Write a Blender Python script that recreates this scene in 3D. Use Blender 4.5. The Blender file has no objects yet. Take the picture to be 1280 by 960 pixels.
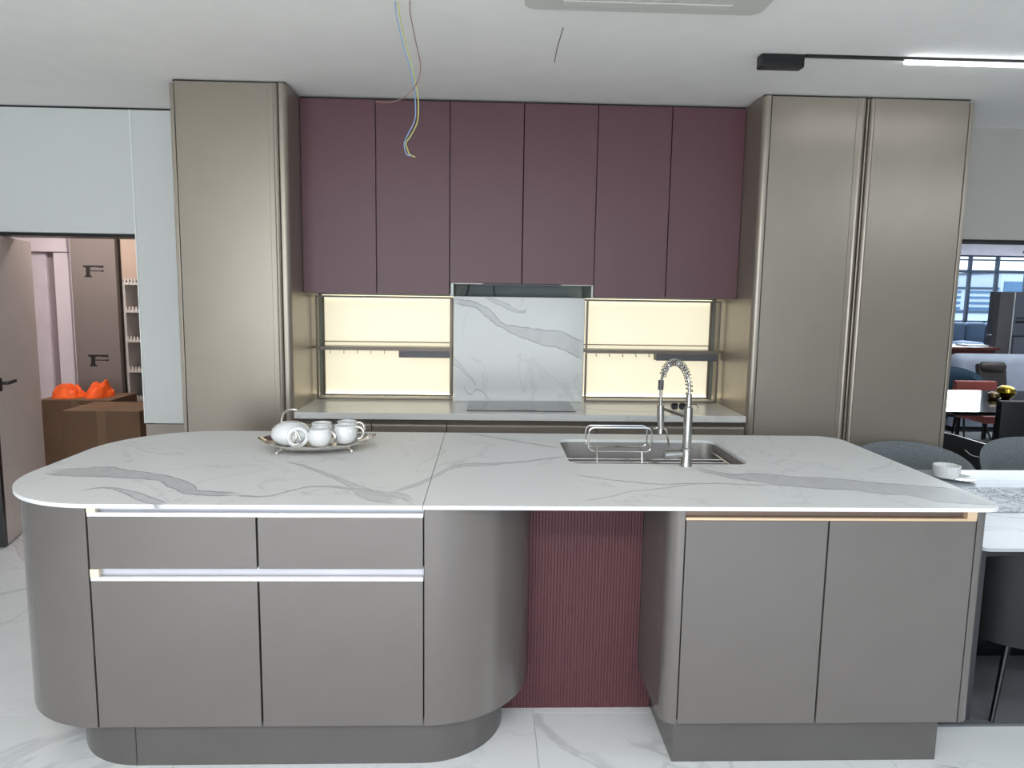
import bpy, bmesh, math, random
from mathutils import Vector, Matrix
random.seed(7)
C = bpy.context.scene.collection
PI = math.pi

# ------------------------------------------------------------------ camera
cd = bpy.data.cameras.new('camera'); cam = bpy.data.objects.new('camera', cd); C.objects.link(cam)
cd.sensor_width = 36.0; cd.lens = 888.93 / 1280 * 36.0; cd.clip_start = .05; cd.clip_end = 300
F = Vector((0.0356074, 0.99152981, -0.12490295)); R = Vector((0.99930725, -0.03397257, 0.01519509)); U = Vector((-0.01082311, 0.12535748, 0.9920526))
M = Matrix((R, U, -F)).transposed().to_4x4(); M.translation = (0, 0, 1.5776); cam.matrix_world = M
bpy.context.scene.camera = cam

# ------------------------------------------------------------------ world and light
def srgb(r, g, b):
    f = lambda c: c / 12.92 if c <= .04045 else ((c + .055) / 1.055) ** 2.4
    return (f(r / 255), f(g / 255), f(b / 255), 1)
w = bpy.data.worlds.new('world'); bpy.context.scene.world = w; w.use_nodes = True
nt = w.node_tree; bg = nt.nodes['Background']
tc = nt.nodes.new('ShaderNodeTexCoord'); sp = nt.nodes.new('ShaderNodeSeparateXYZ'); nt.links.new(tc.outputs['Generated'], sp.inputs[0])
rp = nt.nodes.new('ShaderNodeValToRGB'); rp.color_ramp.elements[0].position = .48; rp.color_ramp.elements[0].color = (.62, .72, .8, 1)
rp.color_ramp.elements[1].position = .8; rp.color_ramp.elements[1].color = (.42, .62, .9, 1)
mr = nt.nodes.new('ShaderNodeMath'); mr.operation = 'MULTIPLY_ADD'; mr.inputs[1].default_value = .5; mr.inputs[2].default_value = .5
nt.links.new(sp.outputs[2], mr.inputs[0]); nt.links.new(mr.outputs[0], rp.inputs[0]); nt.links.new(rp.outputs[0], bg.inputs[0])
bg.inputs[1].default_value = 2.8
def area(name, loc, rot, sx, sy, power, col):
    l = bpy.data.lights.new(name, 'AREA'); l.shape = 'RECTANGLE'; l.size = sx; l.size_y = sy; l.energy = power; l.color = col
    o = bpy.data.objects.new(name, l); C.objects.link(o); o.location = loc; o.rotation_euler = rot; return o
area('front_fill', (-1.1, -3.3, 1.35), (PI / 2 + .2, 0, 0), 5.2, 2.0, 118, (.97, .98, 1))  # unseen fill light added in front, tilted up to brighten the ceiling
area('daylight_far_window', (9.2, 11.7, 1.9), (-PI / 2, 0, 0), 3.4, 1.3, 130, (.80, .91, 1))
area('ceiling_lamp_right', (4.3, .9, 2.60), (0, 0, 0), 1.8, .4, 48, (.82, .93, 1))
area('rear_overhead_fill', (-.6, -.8, 2.60), (0, 0, 0), 3.4, .4, 112, (1, .98, .95))  # added overhead fill behind the camera, lifts the ceiling by floor bounce
area('storeroom_fill', (-3.2, 5.5, 2.50), (0, 0, 0), .9, .4, 26, (1, .90, .86))  # added fill with no visible fixture, brightens the white storeroom frames
area('lounge_fill', (6.2, 7.4, 2.55), (0, 0, 0), 2.4, 1.6, 45, (.88, .94, 1))  # added fill with no visible fixture, brightens the lounge
vs = bpy.context.scene.view_settings
vs.view_transform = 'Standard'; vs.look = 'None'; vs.gamma = 1; vs.use_curve_mapping = False; vs.exposure = 0.02

# ------------------------------------------------------------------ materials
def nn(t, typ, **k):
    n = t.nodes.new(typ)
    for a, b in k.items(): setattr(n, a, b)
    return n
def mat(name, col, rough=.5, metal=0, var=.06, scale=6, bump=0, bscale=200, coat=0, spec=.5, rvar=0, emit=None, es=0, trans=0, alpha=1):
    m = bpy.data.materials.new(name); m.use_nodes = True; t = m.node_tree; b = t.nodes['Principled BSDF']
    c = srgb(*col); tx = nn(t, 'ShaderNodeTexCoord')
    n = nn(t, 'ShaderNodeTexNoise'); n.inputs['Scale'].default_value = scale; n.inputs['Detail'].default_value = 3
    t.links.new(tx.outputs['Object'], n.inputs['Vector'])
    r = nn(t, 'ShaderNodeValToRGB'); e = r.color_ramp.elements
    e[0].position = .3; e[1].position = .7
    e[0].color = [x * (1 - var) for x in c[:3]] + [1]; e[1].color = [min(1, x * (1 + var)) for x in c[:3]] + [1]
    t.links.new(n.outputs['Fac'], r.inputs[0]); t.links.new(r.outputs[0], b.inputs['Base Color'])
    b.inputs['Roughness'].default_value = rough; b.inputs['Metallic'].default_value = metal
    b.inputs['Coat Weight'].default_value = coat; b.inputs['Coat Roughness'].default_value = .08
    b.inputs['Specular IOR Level'].default_value = spec; b.inputs['Transmission Weight'].default_value = trans
    if bump:
        n2 = nn(t, 'ShaderNodeTexNoise'); n2.inputs['Scale'].default_value = bscale; t.links.new(tx.outputs['Object'], n2.inputs['Vector'])
        bp = nn(t, 'ShaderNodeBump'); bp.inputs['Strength'].default_value = bump; bp.inputs['Distance'].default_value = .002
        t.links.new(n2.outputs['Fac'], bp.inputs['Height']); t.links.new(bp.outputs[0], b.inputs['Normal'])
    if emit:
        b.inputs['Emission Color'].default_value = srgb(*emit); b.inputs['Emission Strength'].default_value = es
    return m

def marble(name, col, vcol, veins, axes, rough=.25, cloud=.05, W=(0, 0, 0), hairk=40, hairs=.75, coat=0):
    """veins: (upper points, lower points, strength); each a list of (x, y) in scene metres on the slab"""
    m = bpy.data.materials.new(name); m.use_nodes = True; t = m.node_tree; L = t.links.new; b = t.nodes['Principled BSDF']
    tx = nn(t, 'ShaderNodeTexCoord'); ad = nn(t, 'ShaderNodeVectorMath', operation='ADD'); ad.inputs[1].default_value = W
    L(tx.outputs['Object'], ad.inputs[0]); s = nn(t, 'ShaderNodeSeparateXYZ'); L(ad.outputs[0], s.inputs[0])
    def ma(op, a, c=None, d=None, clamp=False):
        n = nn(t, 'ShaderNodeMath', operation=op, use_clamp=clamp)
        for i, v in enumerate((a, c, d)):
            if v is None: continue
            if isinstance(v, (int, float)): n.inputs[i].default_value = v
            else: L(v, n.inputs[i])
        return n.outputs[0]
    def noise(sc, det=4):
        n = nn(t, 'ShaderNodeTexNoise'); n.inputs['Scale'].default_value = sc; n.inputs['Detail'].default_value = det; L(ad.outputs[0], n.inputs['Vector']); return n.outputs['Fac']
    n1 = noise(9); n2 = noise(45); n3 = noise(3.2, 5); n4 = noise(22, 6)
    wob = ma('ADD', ma('MULTIPLY', ma('SUBTRACT', n1, .5), .035), ma('MULTIPLY', ma('SUBTRACT', n2, .5), .014))
    X = s.outputs[axes[0]]; Y = ma('ADD', s.outputs[axes[1]], wob)
    tot = None
    def curve(u, xs, ys):
        fc = nn(t, 'ShaderNodeFloatCurve'); cu = fc.mapping.curves[0]
        cu.points[0].location = (xs[0], ys[0]); cu.points[-1].location = (xs[-1], ys[-1])
        for a, c in list(zip(xs, ys))[1:-1]: cu.points.new(a, c)
        for q in cu.points: q.handle_type = 'AUTO_CLAMPED'
        fc.mapping.update(); L(u, fc.inputs['Value']); return fc.outputs[0]
    def interp(pts, x):
        if x <= pts[0][0]: return pts[0][1]
        for (a, p), (c, q) in zip(pts, pts[1:]):
            if x <= c: return p + (q - p) * (x - a) / (c - a)
        return pts[-1][1]
    for up, lo, st in veins:
        thin = lo is None
        xs = [p[0] for p in up] + ([] if thin else [p[0] for p in lo]); x0, x1 = min(xs), max(xs)
        ks = sorted(set([x0, x1] + xs))
        ks = [k for i, k in enumerate(ks) if i == 0 or i == len(ks) - 1 or k - ks[i - 1] > .006 * (x1 - x0)]
        hi = [interp(up, k) for k in ks]; lw = [h - .004 for h in hi] if thin else [min(interp(lo, k), h - .003) for k, h in zip(ks, hi)]
        ce = [(a + c) / 2 for a, c in zip(hi, lw)]; hw = [(a - c) / 2 for a, c in zip(hi, lw)]
        y0, y1 = min(ce) - .01, max(ce) + .01
        u = ma('DIVIDE', ma('SUBTRACT', X, x0), x1 - x0); us = [(k - x0) / (x1 - x0) for k in ks]
        cc = ma('MULTIPLY_ADD', curve(u, us, [(c - y0) / (y1 - y0) for c in ce]), y1 - y0, y0)
        wm = max(hw) + .001; ww = ma('MULTIPLY', curve(u, us, [h / wm for h in hw]), wm)
        d = ma('ABSOLUTE', ma('SUBTRACT', Y, cc)); e = ma('SUBTRACT', ww, d)
        band = ma('MULTIPLY_ADD', e, 1 / .005, .5, True)
        edge = ma('SUBTRACT', 1, ma('MULTIPLY', ma('ABSOLUTE', e), 1 / .006), None, True)
        k = ma('ADD', ma('MULTIPLY', band, .42), ma('MULTIPLY', edge, .90 if not thin else .8), None, True)
        ends = ma('MULTIPLY', ma('MULTIPLY', u, 14, None, True), ma('MULTIPLY', ma('SUBTRACT', 1, u), 14, None, True))
        k = ma('MULTIPLY', ma('MULTIPLY', k, ends), ma('MULTIPLY', ma('MULTIPLY_ADD', n4, .9, .55), st))
        tot = k if tot is None else ma('MAXIMUM', tot, k)
    # faint hairlines that wander over the whole slab
    nw = nn(t, 'ShaderNodeTexNoise'); nw.inputs['Scale'].default_value = 1.6; nw.inputs['Detail'].default_value = 6; nw.inputs['Distortion'].default_value = 1.1
    L(ad.outputs[0], nw.inputs['Vector'])
    hair = ma('SUBTRACT', 1, ma('MULTIPLY', ma('ABSOLUTE', ma('SUBTRACT', nw.outputs['Fac'], .5)), 90 if veins else hairk), None, True)
    hair = ma('MULTIPLY', hair, ma('MULTIPLY', n3, .35 if veins else hairs))
    tot = hair if tot is None else ma('MAXIMUM', tot, hair)
    cl = ma('MULTIPLY', ma('SUBTRACT', n3, .45, None, True), cloud * 4)
    tot = ma('MAXIMUM', tot, cl)
    mx = nn(t, 'ShaderNodeMix', data_type='RGBA'); mx.inputs[6].default_value = srgb(*col); mx.inputs[7].default_value = srgb(*vcol)
    L(ma('MINIMUM', tot, 1), mx.inputs[0]); L(mx.outputs[2], b.inputs['Base Color'])
    b.inputs['Roughness'].default_value = rough; b.inputs['Specular IOR Level'].default_value = .4
    return m

M_ceil = mat('ceiling_paint', (246, 244, 240), .85, var=.015, bump=.15, bscale=120)
M_wall = mat('wall_paint', (190, 190, 186), .8, var=.02, bump=.1)
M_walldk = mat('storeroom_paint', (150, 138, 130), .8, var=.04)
M_panel = mat('white_glossy_panel', (212, 215, 213), .28, var=.01)
M_panedge = mat('white_panel_edge', (235, 238, 236), .4, var=.01)
M_black = mat('black_frame', (18, 19, 21), .35, var=.05)
M_gap = mat('shadow_gap_board', (30, 28, 28), .7)
M_lacq = mat('island_lacquer', (112, 107, 104), .19, metal=.3, var=.02, bump=.05, bscale=400)  # island fronts, a darker and greyer tone than the tall cabinets
M_plin = mat('plinth_taupe_lacquer', (94, 91, 89), .24, metal=.2, var=.03)
M_tall = mat('champagne_lacquer', (154, 145, 133), .31, metal=.5, var=.02, bump=.06, bscale=500)
M_groove = mat('champagne_groove', (118, 110, 102), .35, metal=.5, var=.02)
M_red = mat('burgundy_matt_lacquer', (92, 58, 66), .42, var=.03, bump=.08, bscale=500)
M_redp = mat('burgundy_fluted_paint', (84, 48, 52), .6, var=.08, scale=3, bump=.05)
M_redgap = mat('burgundy_gap', (32, 16, 22), .7)
M_alu = mat('brushed_aluminium', (226, 226, 226), .35, metal=.35, var=.04, scale=40)
M_alud = mat('anodised_channel', (205, 206, 214), .45, metal=.3, var=.05)
M_cream = mat('cream_end_cap', (226, 214, 190), .4, var=.02)
M_gold = mat('champagne_metal', (226, 196, 164), .35, metal=.4, var=.04)
M_goldd = mat('champagne_channel', (130, 112, 100), .4, metal=.6, var=.05)
M_bronze = mat('bronze_frame_metal', (104, 96, 88), .4, metal=.6, var=.05)
M_greybox = mat('graphite_box', (84, 84, 86), .45, metal=.3, var=.04)
M_lit = mat('backlit_acrylic', (190, 186, 172), .35, var=.01, emit=(255, 244, 210), es=.72)
M_litedge = mat('lamp_strip', (255, 250, 235), .4, emit=(255, 243, 205), es=3.2)
M_steel = mat('brushed_steel', (176, 174, 170), .27, metal=1, var=.06, scale=30)
M_basin = mat('basin_steel', (150, 147, 144), .5, metal=.8, var=.06, scale=20)
M_chrome = mat('chrome', (212, 210, 208), .12, metal=1, var=.02)
M_silver = mat('polished_silver', (226, 222, 216), .2, metal=1, var=.06, scale=60)
M_ceram = mat('white_porcelain', (232, 234, 234), .12, var=.01, coat=.4)
M_glassk = mat('black_ceramic_glass', (58, 62, 66), .14, var=.12, scale=3, coat=.3)
M_lens = mat('dark_lens', (38, 34, 34), .1, var=.1)
M_tube = mat('lit_tube', (255, 255, 255), .4, emit=(245, 250, 255), es=9)
M_ac = mat('air_conditioner_plastic', (205, 204, 196), .5, var=.02)
M_blue = mat('blue_cable', (126, 156, 190), .5); M_yg = mat('yellow_green_cable', (186, 190, 110), .5); M_brown = mat('brown_cable', (128, 98, 88), .5)
M_door = mat('door_grey_laminate', (222, 212, 208), .5, var=.03, bump=.1)
M_carton = mat('brown_cardboard', (104, 80, 58), .8, var=.12, scale=4, bump=.2, bscale=60)
M_tape = mat('packing_tape', (116, 92, 68), .35, var=.05)
M_orange = mat('orange_fabric', (255, 92, 24), .7, var=.35, scale=26, bump=.6, bscale=60)
M_board = mat('grey_brown_board', (122, 112, 107), .7, var=.05, scale=2)
M_print = mat('dark_print', (30, 26, 26), .6)
M_frame = mat('white_frame_paint', (236, 224, 230), .5, var=.03)
M_curt = mat('pale_curtain', (224, 212, 220), .8, var=.06)
M_beige = mat('beige_cabinet', (176, 154, 138), .6, var=.03)
M_rack = mat('white_rack_steel', (196, 190, 184), .5, var=.05)
M_rackd = mat('rack_back', (70, 68, 70), .7, var=.1)
M_mat = mat('charcoal_mat', (92, 93, 96), .75, var=.1, scale=3, bump=.3, bscale=300)
M_leather = mat('black_leather', (12, 12, 14), .5, var=.2, scale=5, bump=.2, bscale=150)
M_bkgloss = mat('black_gloss', (10, 11, 14), .08, var=.1, coat=.5)
M_bkmetal = mat('black_metal', (14, 14, 15), .3, metal=.3)
M_gfab = mat('grey_weave', (112, 118, 122), .9, var=.18, scale=90, bump=.5, bscale=400)
M_lgfab = mat('pale_grey_fabric', (168, 176, 192), .9, var=.05, scale=8, bump=.2)
M_bluefab = mat('slate_blue_fabric', (86, 104, 128), .85, var=.08, bump=.2)
M_teal = mat('teal_fabric', (38, 66, 84), .8, var=.1)
M_brnle = mat('dark_brown_leather', (60, 54, 54), .45, var=.15)
M_redle = mat('red_brown_leather', (176, 92, 84), .5, var=.08)
M_redwood = mat('red_brown_wood', (96, 44, 36), .45, var=.2, scale=4)
M_gold2 = mat('gold_bowl', (190, 160, 60), .18, metal=1, var=.2, scale=20)
M_gcab = mat('grey_cabinet', (98, 102, 112), .45, var=.06)
M_mull = mat('window_mullion', (70, 84, 104), .5, var=.03)
M_bldg = mat('white_building', (225, 232, 240), .8, var=.03)
M_bldgw = mat('building_window', (92, 130, 160), .3, var=.1)
M_pave = mat('street_paving', (190, 192, 194), .9)
gm = bpy.data.materials.new('window_glass'); gm.use_nodes = True; t = gm.node_tree
for n in list(t.nodes):
    if n.type != 'OUTPUT_MATERIAL': t.nodes.remove(n)
tr = t.nodes.new('ShaderNodeBsdfTransparent'); gl = t.nodes.new('ShaderNodeBsdfGlossy'); gl.inputs['Roughness'].default_value = .02
fr = t.nodes.new('ShaderNodeFresnel'); fr.inputs[0].default_value = 1.35; ms = t.nodes.new('ShaderNodeMixShader')
t.links.new(fr.outputs[0], ms.inputs[0]); t.links.new(tr.outputs[0], ms.inputs[1]); t.links.new(gl.outputs[0], ms.inputs[2])
t.links.new(ms.outputs[0], [n for n in t.nodes if n.type == 'OUTPUT_MATERIAL'][0].inputs[0]); M_glass = gm

# ------------------------------------------------------------------ helpers
WP = {}                                  # world position of every object we make
def tag(o, label=None, cat=None, group=None, kind=None):
    if label: o['label'] = label
    if cat: o['category'] = cat
    if group: o['group'] = group
    if kind: o['kind'] = kind
    return o
def empty(name, loc, label=None, cat=None, group=None):
    o = bpy.data.objects.new(name, None); o.empty_display_size = .1; C.objects.link(o); o.location = loc; WP[o.name] = Vector(loc)
    return tag(o, label, cat, group)
class MB:
    def __init__(s): s.bm = bmesh.new()
    def box(s, x0, x1, y0, y1, z0, z1, bev=0, seg=2):
        vs_ = [s.bm.verts.new((x, y, z)) for z in (z0, z1) for y in (y0, y1) for x in (x0, x1)]
        fs = [s.bm.faces.new([vs_[i] for i in f]) for f in ((0, 2, 3, 1), (4, 5, 7, 6), (0, 1, 5, 4), (2, 6, 7, 3), (0, 4, 6, 2), (1, 3, 7, 5))]
        if bev:
            es = list({e for f in fs for e in f.edges}); bmesh.ops.bevel(s.bm, geom=es, offset=bev, segments=seg, affect='EDGES', profile=.5)
        return s
    def prism(s, pts, z0, z1, holes=(), bev=0):
        """pts in XY; extruded z0..z1, with optional holes"""
        edges = []
        for loop in [pts] + list(holes):
            vv = [s.bm.verts.new((x, y, z0)) for x, y in loop]
            edges += [s.bm.edges.new((vv[i], vv[(i + 1) % len(vv)])) for i in range(len(vv))]
        if holes:
            r = bmesh.ops.triangle_fill(s.bm, edges=edges, use_beauty=True); fs = [g for g in r['geom'] if isinstance(g, bmesh.types.BMFace)]
        else: fs = [s.bm.faces.new(list(dict.fromkeys(v for e in edges for v in e.verts)))] if False else bmesh.ops.edgeloop_fill(s.bm, edges=edges)['faces']
        r = bmesh.ops.extrude_face_region(s.bm, geom=fs); nv = [g for g in r['geom'] if isinstance(g, bmesh.types.BMVert)]
        bmesh.ops.translate(s.bm, verts=nv, vec=(0, 0, z1 - z0)); return s
    def prismY(s, pts, y0, y1):
        n0 = len(s.bm.verts); s.bm.verts.ensure_lookup_table(); old = set(s.bm.verts); s.prism(pts, 0, 1)
        for v in s.bm.verts:
            if v not in old: x, z, h = v.co; v.co = (x, y0 + (y1 - y0) * h, z)
        return s
    def tube(s, pts, r, n=10, closed=False, caps=True):
        pts = [Vector(p) for p in pts]; m = len(pts); rs = r if isinstance(r, (list, tuple)) else [r] * m; rings = []; up = None
        for i, p in enumerate(pts):
            a = pts[(i - 1) % m] if (i or closed) else p; b = pts[(i + 1) % m] if (i < m - 1 or closed) else p
            d = (b - a).normalized()
            if up is None: up = d.orthogonal().normalized()
            up = (up - d * up.dot(d)); up = up.normalized() if up.length > 1e-6 else d.orthogonal().normalized(); q = d.cross(up)
            rings.append([s.bm.verts.new(p + (up * math.cos(2 * PI * k / n) + q * math.sin(2 * PI * k / n)) * rs[i]) for k in range(n)])
        for i in range(m if closed else m - 1):
            A, B = rings[i], rings[(i + 1) % m]
            for k in range(n): s.bm.faces.new((A[k], A[(k + 1) % n], B[(k + 1) % n], B[k]))
        if caps and not closed: s.bm.faces.new(rings[0][::-1]); s.bm.faces.new(rings[-1])
        return s
    def lathe(s, prof, c, n=28, sx=1, sy=1):
        rings = []
        for r, z in prof:
            rings.append([s.bm.verts.new((c[0] + r * sx * math.cos(2 * PI * k / n), c[1] + r * sy * math.sin(2 * PI * k / n), c[2] + z)) for k in range(n)] if r > 1e-6 else [s.bm.verts.new((c[0], c[1], c[2] + z))])
        for A, B in zip(rings, rings[1:]):
            for k in range(n):
                a = [A[k % len(A)], A[(k + 1) % len(A)], B[(k + 1) % len(B)], B[k % len(B)]]; a = list(dict.fromkeys(a))
                if len(a) > 2: s.bm.faces.new(a)
        return s
    def grid(s, f, nu, nv, closeu=False):
        g = [[s.bm.verts.new(f(i / (nu if closeu else nu - 1), j / (nv - 1))) for j in range(nv)] for i in range(nu)]
        for i in range(nu if closeu else nu - 1):
            for j in range(nv - 1): s.bm.faces.new((g[i][j], g[(i + 1) % nu][j], g[(i + 1) % nu][j + 1], g[i][j + 1]))
        return s
    def build(s, name, m, parent=None, smooth=False, at=None):
        bmesh.ops.remove_doubles(s.bm, verts=s.bm.verts, dist=1e-6)
        bmesh.ops.recalc_face_normals(s.bm, faces=s.bm.faces)
        xs = [v.co for v in s.bm.verts]; lo = [min(v[i] for v in xs) for i in range(3)]; hi = [max(v[i] for v in xs) for i in range(3)]
        org = Vector(at) if at else Vector(((lo[0] + hi[0]) / 2, (lo[1] + hi[1]) / 2, lo[2]))
        bmesh.ops.translate(s.bm, verts=s.bm.verts, vec=-org)
        me = bpy.data.meshes.new(name); s.bm.to_mesh(me); s.bm.free(); me.materials.append(m)
        if smooth:
            me.polygons.foreach_set('use_smooth', [True] * len(me.polygons))
            try: me.set_sharp_from_angle(angle=math.radians(40))
            except Exception: pass
        o = bpy.data.objects.new(name, me); C.objects.link(o); WP[o.name] = org
        if parent: o.parent = parent; o.location = org - WP[parent.name]
        else: o.location = org
        return o
def arc(cx, cy, r, a0, a1, n=12):
    return [(cx + r * math.cos(math.radians(a0 + (a1 - a0) * i / n)), cy + r * math.sin(math.radians(a0 + (a1 - a0) * i / n))) for i in range(n + 1)]
def rrect(x0, x1, y0, y1, r, n=6):
    return arc(x1 - r, y0 + r, r, -90, 0, n) + arc(x1 - r, y1 - r, r, 0, 90, n) + arc(x0 + r, y1 - r, r, 90, 180, n) + arc(x0 + r, y0 + r, r, 180, 270, n)
def copy_tree(o, parent=None):
    c = o.copy(); C.objects.link(c); c.parent = parent; WP[c.name] = WP[o.name].copy()
    for ch in list(o.children): copy_tree(ch, c)
    return c
def move(o, loc, rz=0): o.location = loc; o.rotation_euler = (0, 0, rz); return o
def struct(o): o['kind'] = 'structure'; return o

ZC = 2.667
# ------------------------------------------------------------------ setting: floor
M_tile = marble('floor_marble_tile', (222, 226, 226), (150, 152, 156), [], (0, 1), rough=.16, cloud=.05)
M_tile2 = marble('floor_marble_tile_veined', (224, 226, 228), (146, 146, 150),
    [([(-.45, .45), (-.2, .30), (.05, .02), (.35, -.22), (.5, -.3)], [(-.45, .41), (-.2, .24), (.05, -.06), (.35, -.25), (.5, -.32)], .6)], (0, 1), rough=.16, cloud=.06)
M_grout = mat('grout', (196, 198, 198), .8)
fl = struct(MB().box(-7, 14, -4, 12.2, -.06, -.004).build('floor', M_grout))
T = 1.221
tile_me = [None, None]
for i in range(-5, 9):
    for j in range(-2, 8):
        x0 = .19 + i * T; y0 = 2.521 + (j - 1) * T - T * 0
        x0b, x1b, y0b, y1b = x0 + .0012, x0 + T - .0012, y0 + .0012, y0 + T - .0012
        if x1b < -6.9 or x0b > 11 or y1b > 12.2: continue
        k = (i * 3 + j * 5) % 2
        if tile_me[k] is None:
            o = MB().box(-T / 2 + .0012, T / 2 - .0012, -T / 2 + .0012, T / 2 - .0012, -.004, 0).build('tile', (M_tile, M_tile2)[k], at=(0, 0, 0)); tile_me[k] = o.data
        else: o = bpy.data.objects.new('tile', tile_me[k]); C.objects.link(o)
        o.parent = fl; cx, cy = x0 + T / 2, y0 + T / 2
        o.location = Vector((cx, cy, 0)) - WP[fl.name]; o.rotation_euler = (0, 0, PI * ((i * 7 + j * 3) % 2)) if k else (0, 0, PI / 2 * ((i + 2 * j) % 4))
        WP[o.name] = Vector((cx, cy, 0))

# ceiling and its fittings
struct(MB().box(-7, 14, -4, 12.2, ZC, ZC + .1).build('ceiling', M_ceil))
struct(MB().box(-7, -6.9, -4, 12.2, 0, ZC).build('wall_west', M_wall))
fw = MB().box(-7, 14, -4, -3.9, 0, .3).box(-7, 14, -4, -3.9, 2.55, ZC).box(-7, -3.8, -4, -3.9, .3, 2.55).box(4.2, 14, -4, -3.9, .3, 2.55).build('wall_front', M_wall); struct(fw)
struct(MB().box(13.9, 14, -4, 12.2, 0, ZC).build('wall_east', M_wall))

# wall on the left, flush with the back of the kitchen, with the doorway
YL = 4.567
wl = struct(MB().box(-6.9, -3.30, YL + .022, YL + .10, 0, ZC).box(-3.30, -2.13, YL + .022, YL + .16, 1.912, ZC).box(-2.13, -1.645, YL + .022, YL + .10, 0, ZC).build('wall_left', M_wall))
p_ = MB().box(-6.9, -2.186, YL, YL + .02, 1.914, ZC - .012, .002).build('wall_panel', M_panel, wl)
MB().box(-2.180, -1.672, YL, YL + .02, .724, ZC - .012, .002).build('wall_panel', M_panel, wl)
MB().box(-2.187, -2.179, YL - .005, YL + .022, .724, ZC - .012).build('panel_trim', M_panedge, wl)
MB().box(-6.9, -1.672, YL + .004, YL + .021, ZC - .012, ZC - .001).build('shadow_gap', M_gap, wl)
MB().box(-2.180, -1.672, YL, YL + .02, 0, .718, .002).build('lower_wall_panel', mat('lower_panel_laminate', (156, 146, 136), .5), wl)
MB().box(-3.30, -2.195, YL + .002, YL + .19, 1.893, 1.911).build('door_head', M_black, wl)
MB().box(-2.184, -2.131, YL + .023, YL + .05, 0, 1.892).build('door_jamb', M_black, wl)
MB().box(-3.33, -3.301, YL + .002, YL + .10, 0, 1.892).build('door_jamb', M_black, wl)

# storeroom behind it
struct(MB().box(-5.2, -2.0, 6.75, 6.85, 0, ZC).build('wall_storeroom', M_walldk))
struct(MB().box(-2.1, -2.0, YL + .101, 6.75, 0, ZC).build('wall_storeroom_right', M_walldk))
struct(MB().box(-5.3, -5.2, YL + .101, 6.75, 0, ZC).build('wall_storeroom_left', M_walldk))

# wall on the right with the opening to the lounge
wr = struct(MB().box(2.62, 13.9, 4.556, 4.70, 1.975, ZC).build('wall_right', mat('greige_wall_paint', (178, 174, 168), .6, var=.02)))
MB().box(2.62, 13.9, 4.550, 4.71, 1.957, 1.974).build('opening_frame', M_gap, wr)
struct(MB().box(-2.0, 2.60, 4.66, 4.78, 0, ZC).build('wall_back', mat('back_wall_plaster', (150, 160, 160), .7)))
struct(MB().box(-2.0, -1.9, 4.78, 12.2, 0, ZC).build('wall_lounge', M_wall))

# glazed lounge wall with the view
wf = struct(MB().box(-2, 14, 12.0, 12.15, 0, 1.22).box(-2, 14, 12.0, 12.15, 2.36, ZC).box(-2, 7.2, 12.0, 12.15, 1.22, 2.36).box(11.2, 14, 12.0, 12.15, 1.22, 2.36).build('wall_far', mat('lounge_wall_paint', (206, 202, 212), .8)))
win = empty('window_1', (9.2, 12.07, 1.22)); struct(win)
for x in (7.2, 7.73, 8.255, 8.735, 9.26, 9.79, 10.3, 10.8, 11.17): MB().box(x - .016, x + .016, 12.03, 12.11, 1.22, 2.36).build('mullion', M_mull, win)
for z, h in ((1.235, .015), (2.09, .024), (2.285, .012), (2.35, .012)): MB().box(7.2, 11.2, 12.04, 12.10, z - h, z + h).build('transom', M_mull, win)
MB().box(7.2, 11.2, 12.068, 12.074, 1.22, 2.36).build('pane', M_glass, win)
struct(MB().box(-30, 120, 13, 140, -4.2, -4).build('floor_street', M_pave))

# linear lamp, track and driver box
t = empty('track_light', (1.9, 3.31, ZC), 'black ceiling track ending in a bright white linear lamp tube', 'lamp')
MB().box(1.413, 2.95, 3.300, 3.318, ZC - .012, ZC - .0005).build('track', M_black, t)
MB().box(1.87, 2.92, 3.301, 3.319, ZC - .030, ZC - .0125, .006).build('lamp_tube', M_tube, t)
d = empty('driver_box', (1.31, 3.33, ZC), 'small black rectangular driver box fixed under the ceiling at the left track end', 'electrical box')
MB().box(1.213, 1.412, 3.30, 3.36, ZC - .058, ZC - .0005, .006).build('housing', M_black, d)
MB().box(1.225, 1.40, 3.296, 3.3005, ZC - .026, ZC - .022).build('cover_seam', M_gap, d)
a = empty('air_conditioner', (.57, 2.4, ZC), 'off-white ceiling cassette air conditioner cut off by the top of the photo', 'air conditioner')
pts = rrect(.125, 1.02, 1.94, 2.832, .05)
MB().prism(pts, ZC - .022, ZC - .0005).build('face_plate', M_ac, a)
MB().prism(rrect(.30, .85, 2.12, 2.66, .03), ZC - .030, ZC - .022).build('intake_grille', mat('grille_plastic', (190, 190, 182), .5), a)
for y in (2.735,): MB().box(.26, .89, y, y + .045, ZC - .027, ZC - .0221, .004).build('air_vane', M_ac, a)
MB().box(.26, .89, 1.99, 2.035, ZC - .027, ZC - .0221, .004).build('air_vane', M_ac, a)
MB().box(.155, .20, 2.1, 2.68, ZC - .027, ZC - .0221, .004).build('air_vane', M_ac, a)
MB().box(.95, .995, 2.1, 2.68, ZC - .027, ZC - .0221, .004).build('air_vane', M_ac, a)
struct(MB().tube([(.298, 3.07, ZC - .001), (.296, 3.30, ZC - .001), (.303, 3.51, ZC - .001)], .0016, 6).build('ceiling_crack_1', M_gap))  # thin dark strand that stands for a crack in the ceiling

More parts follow.
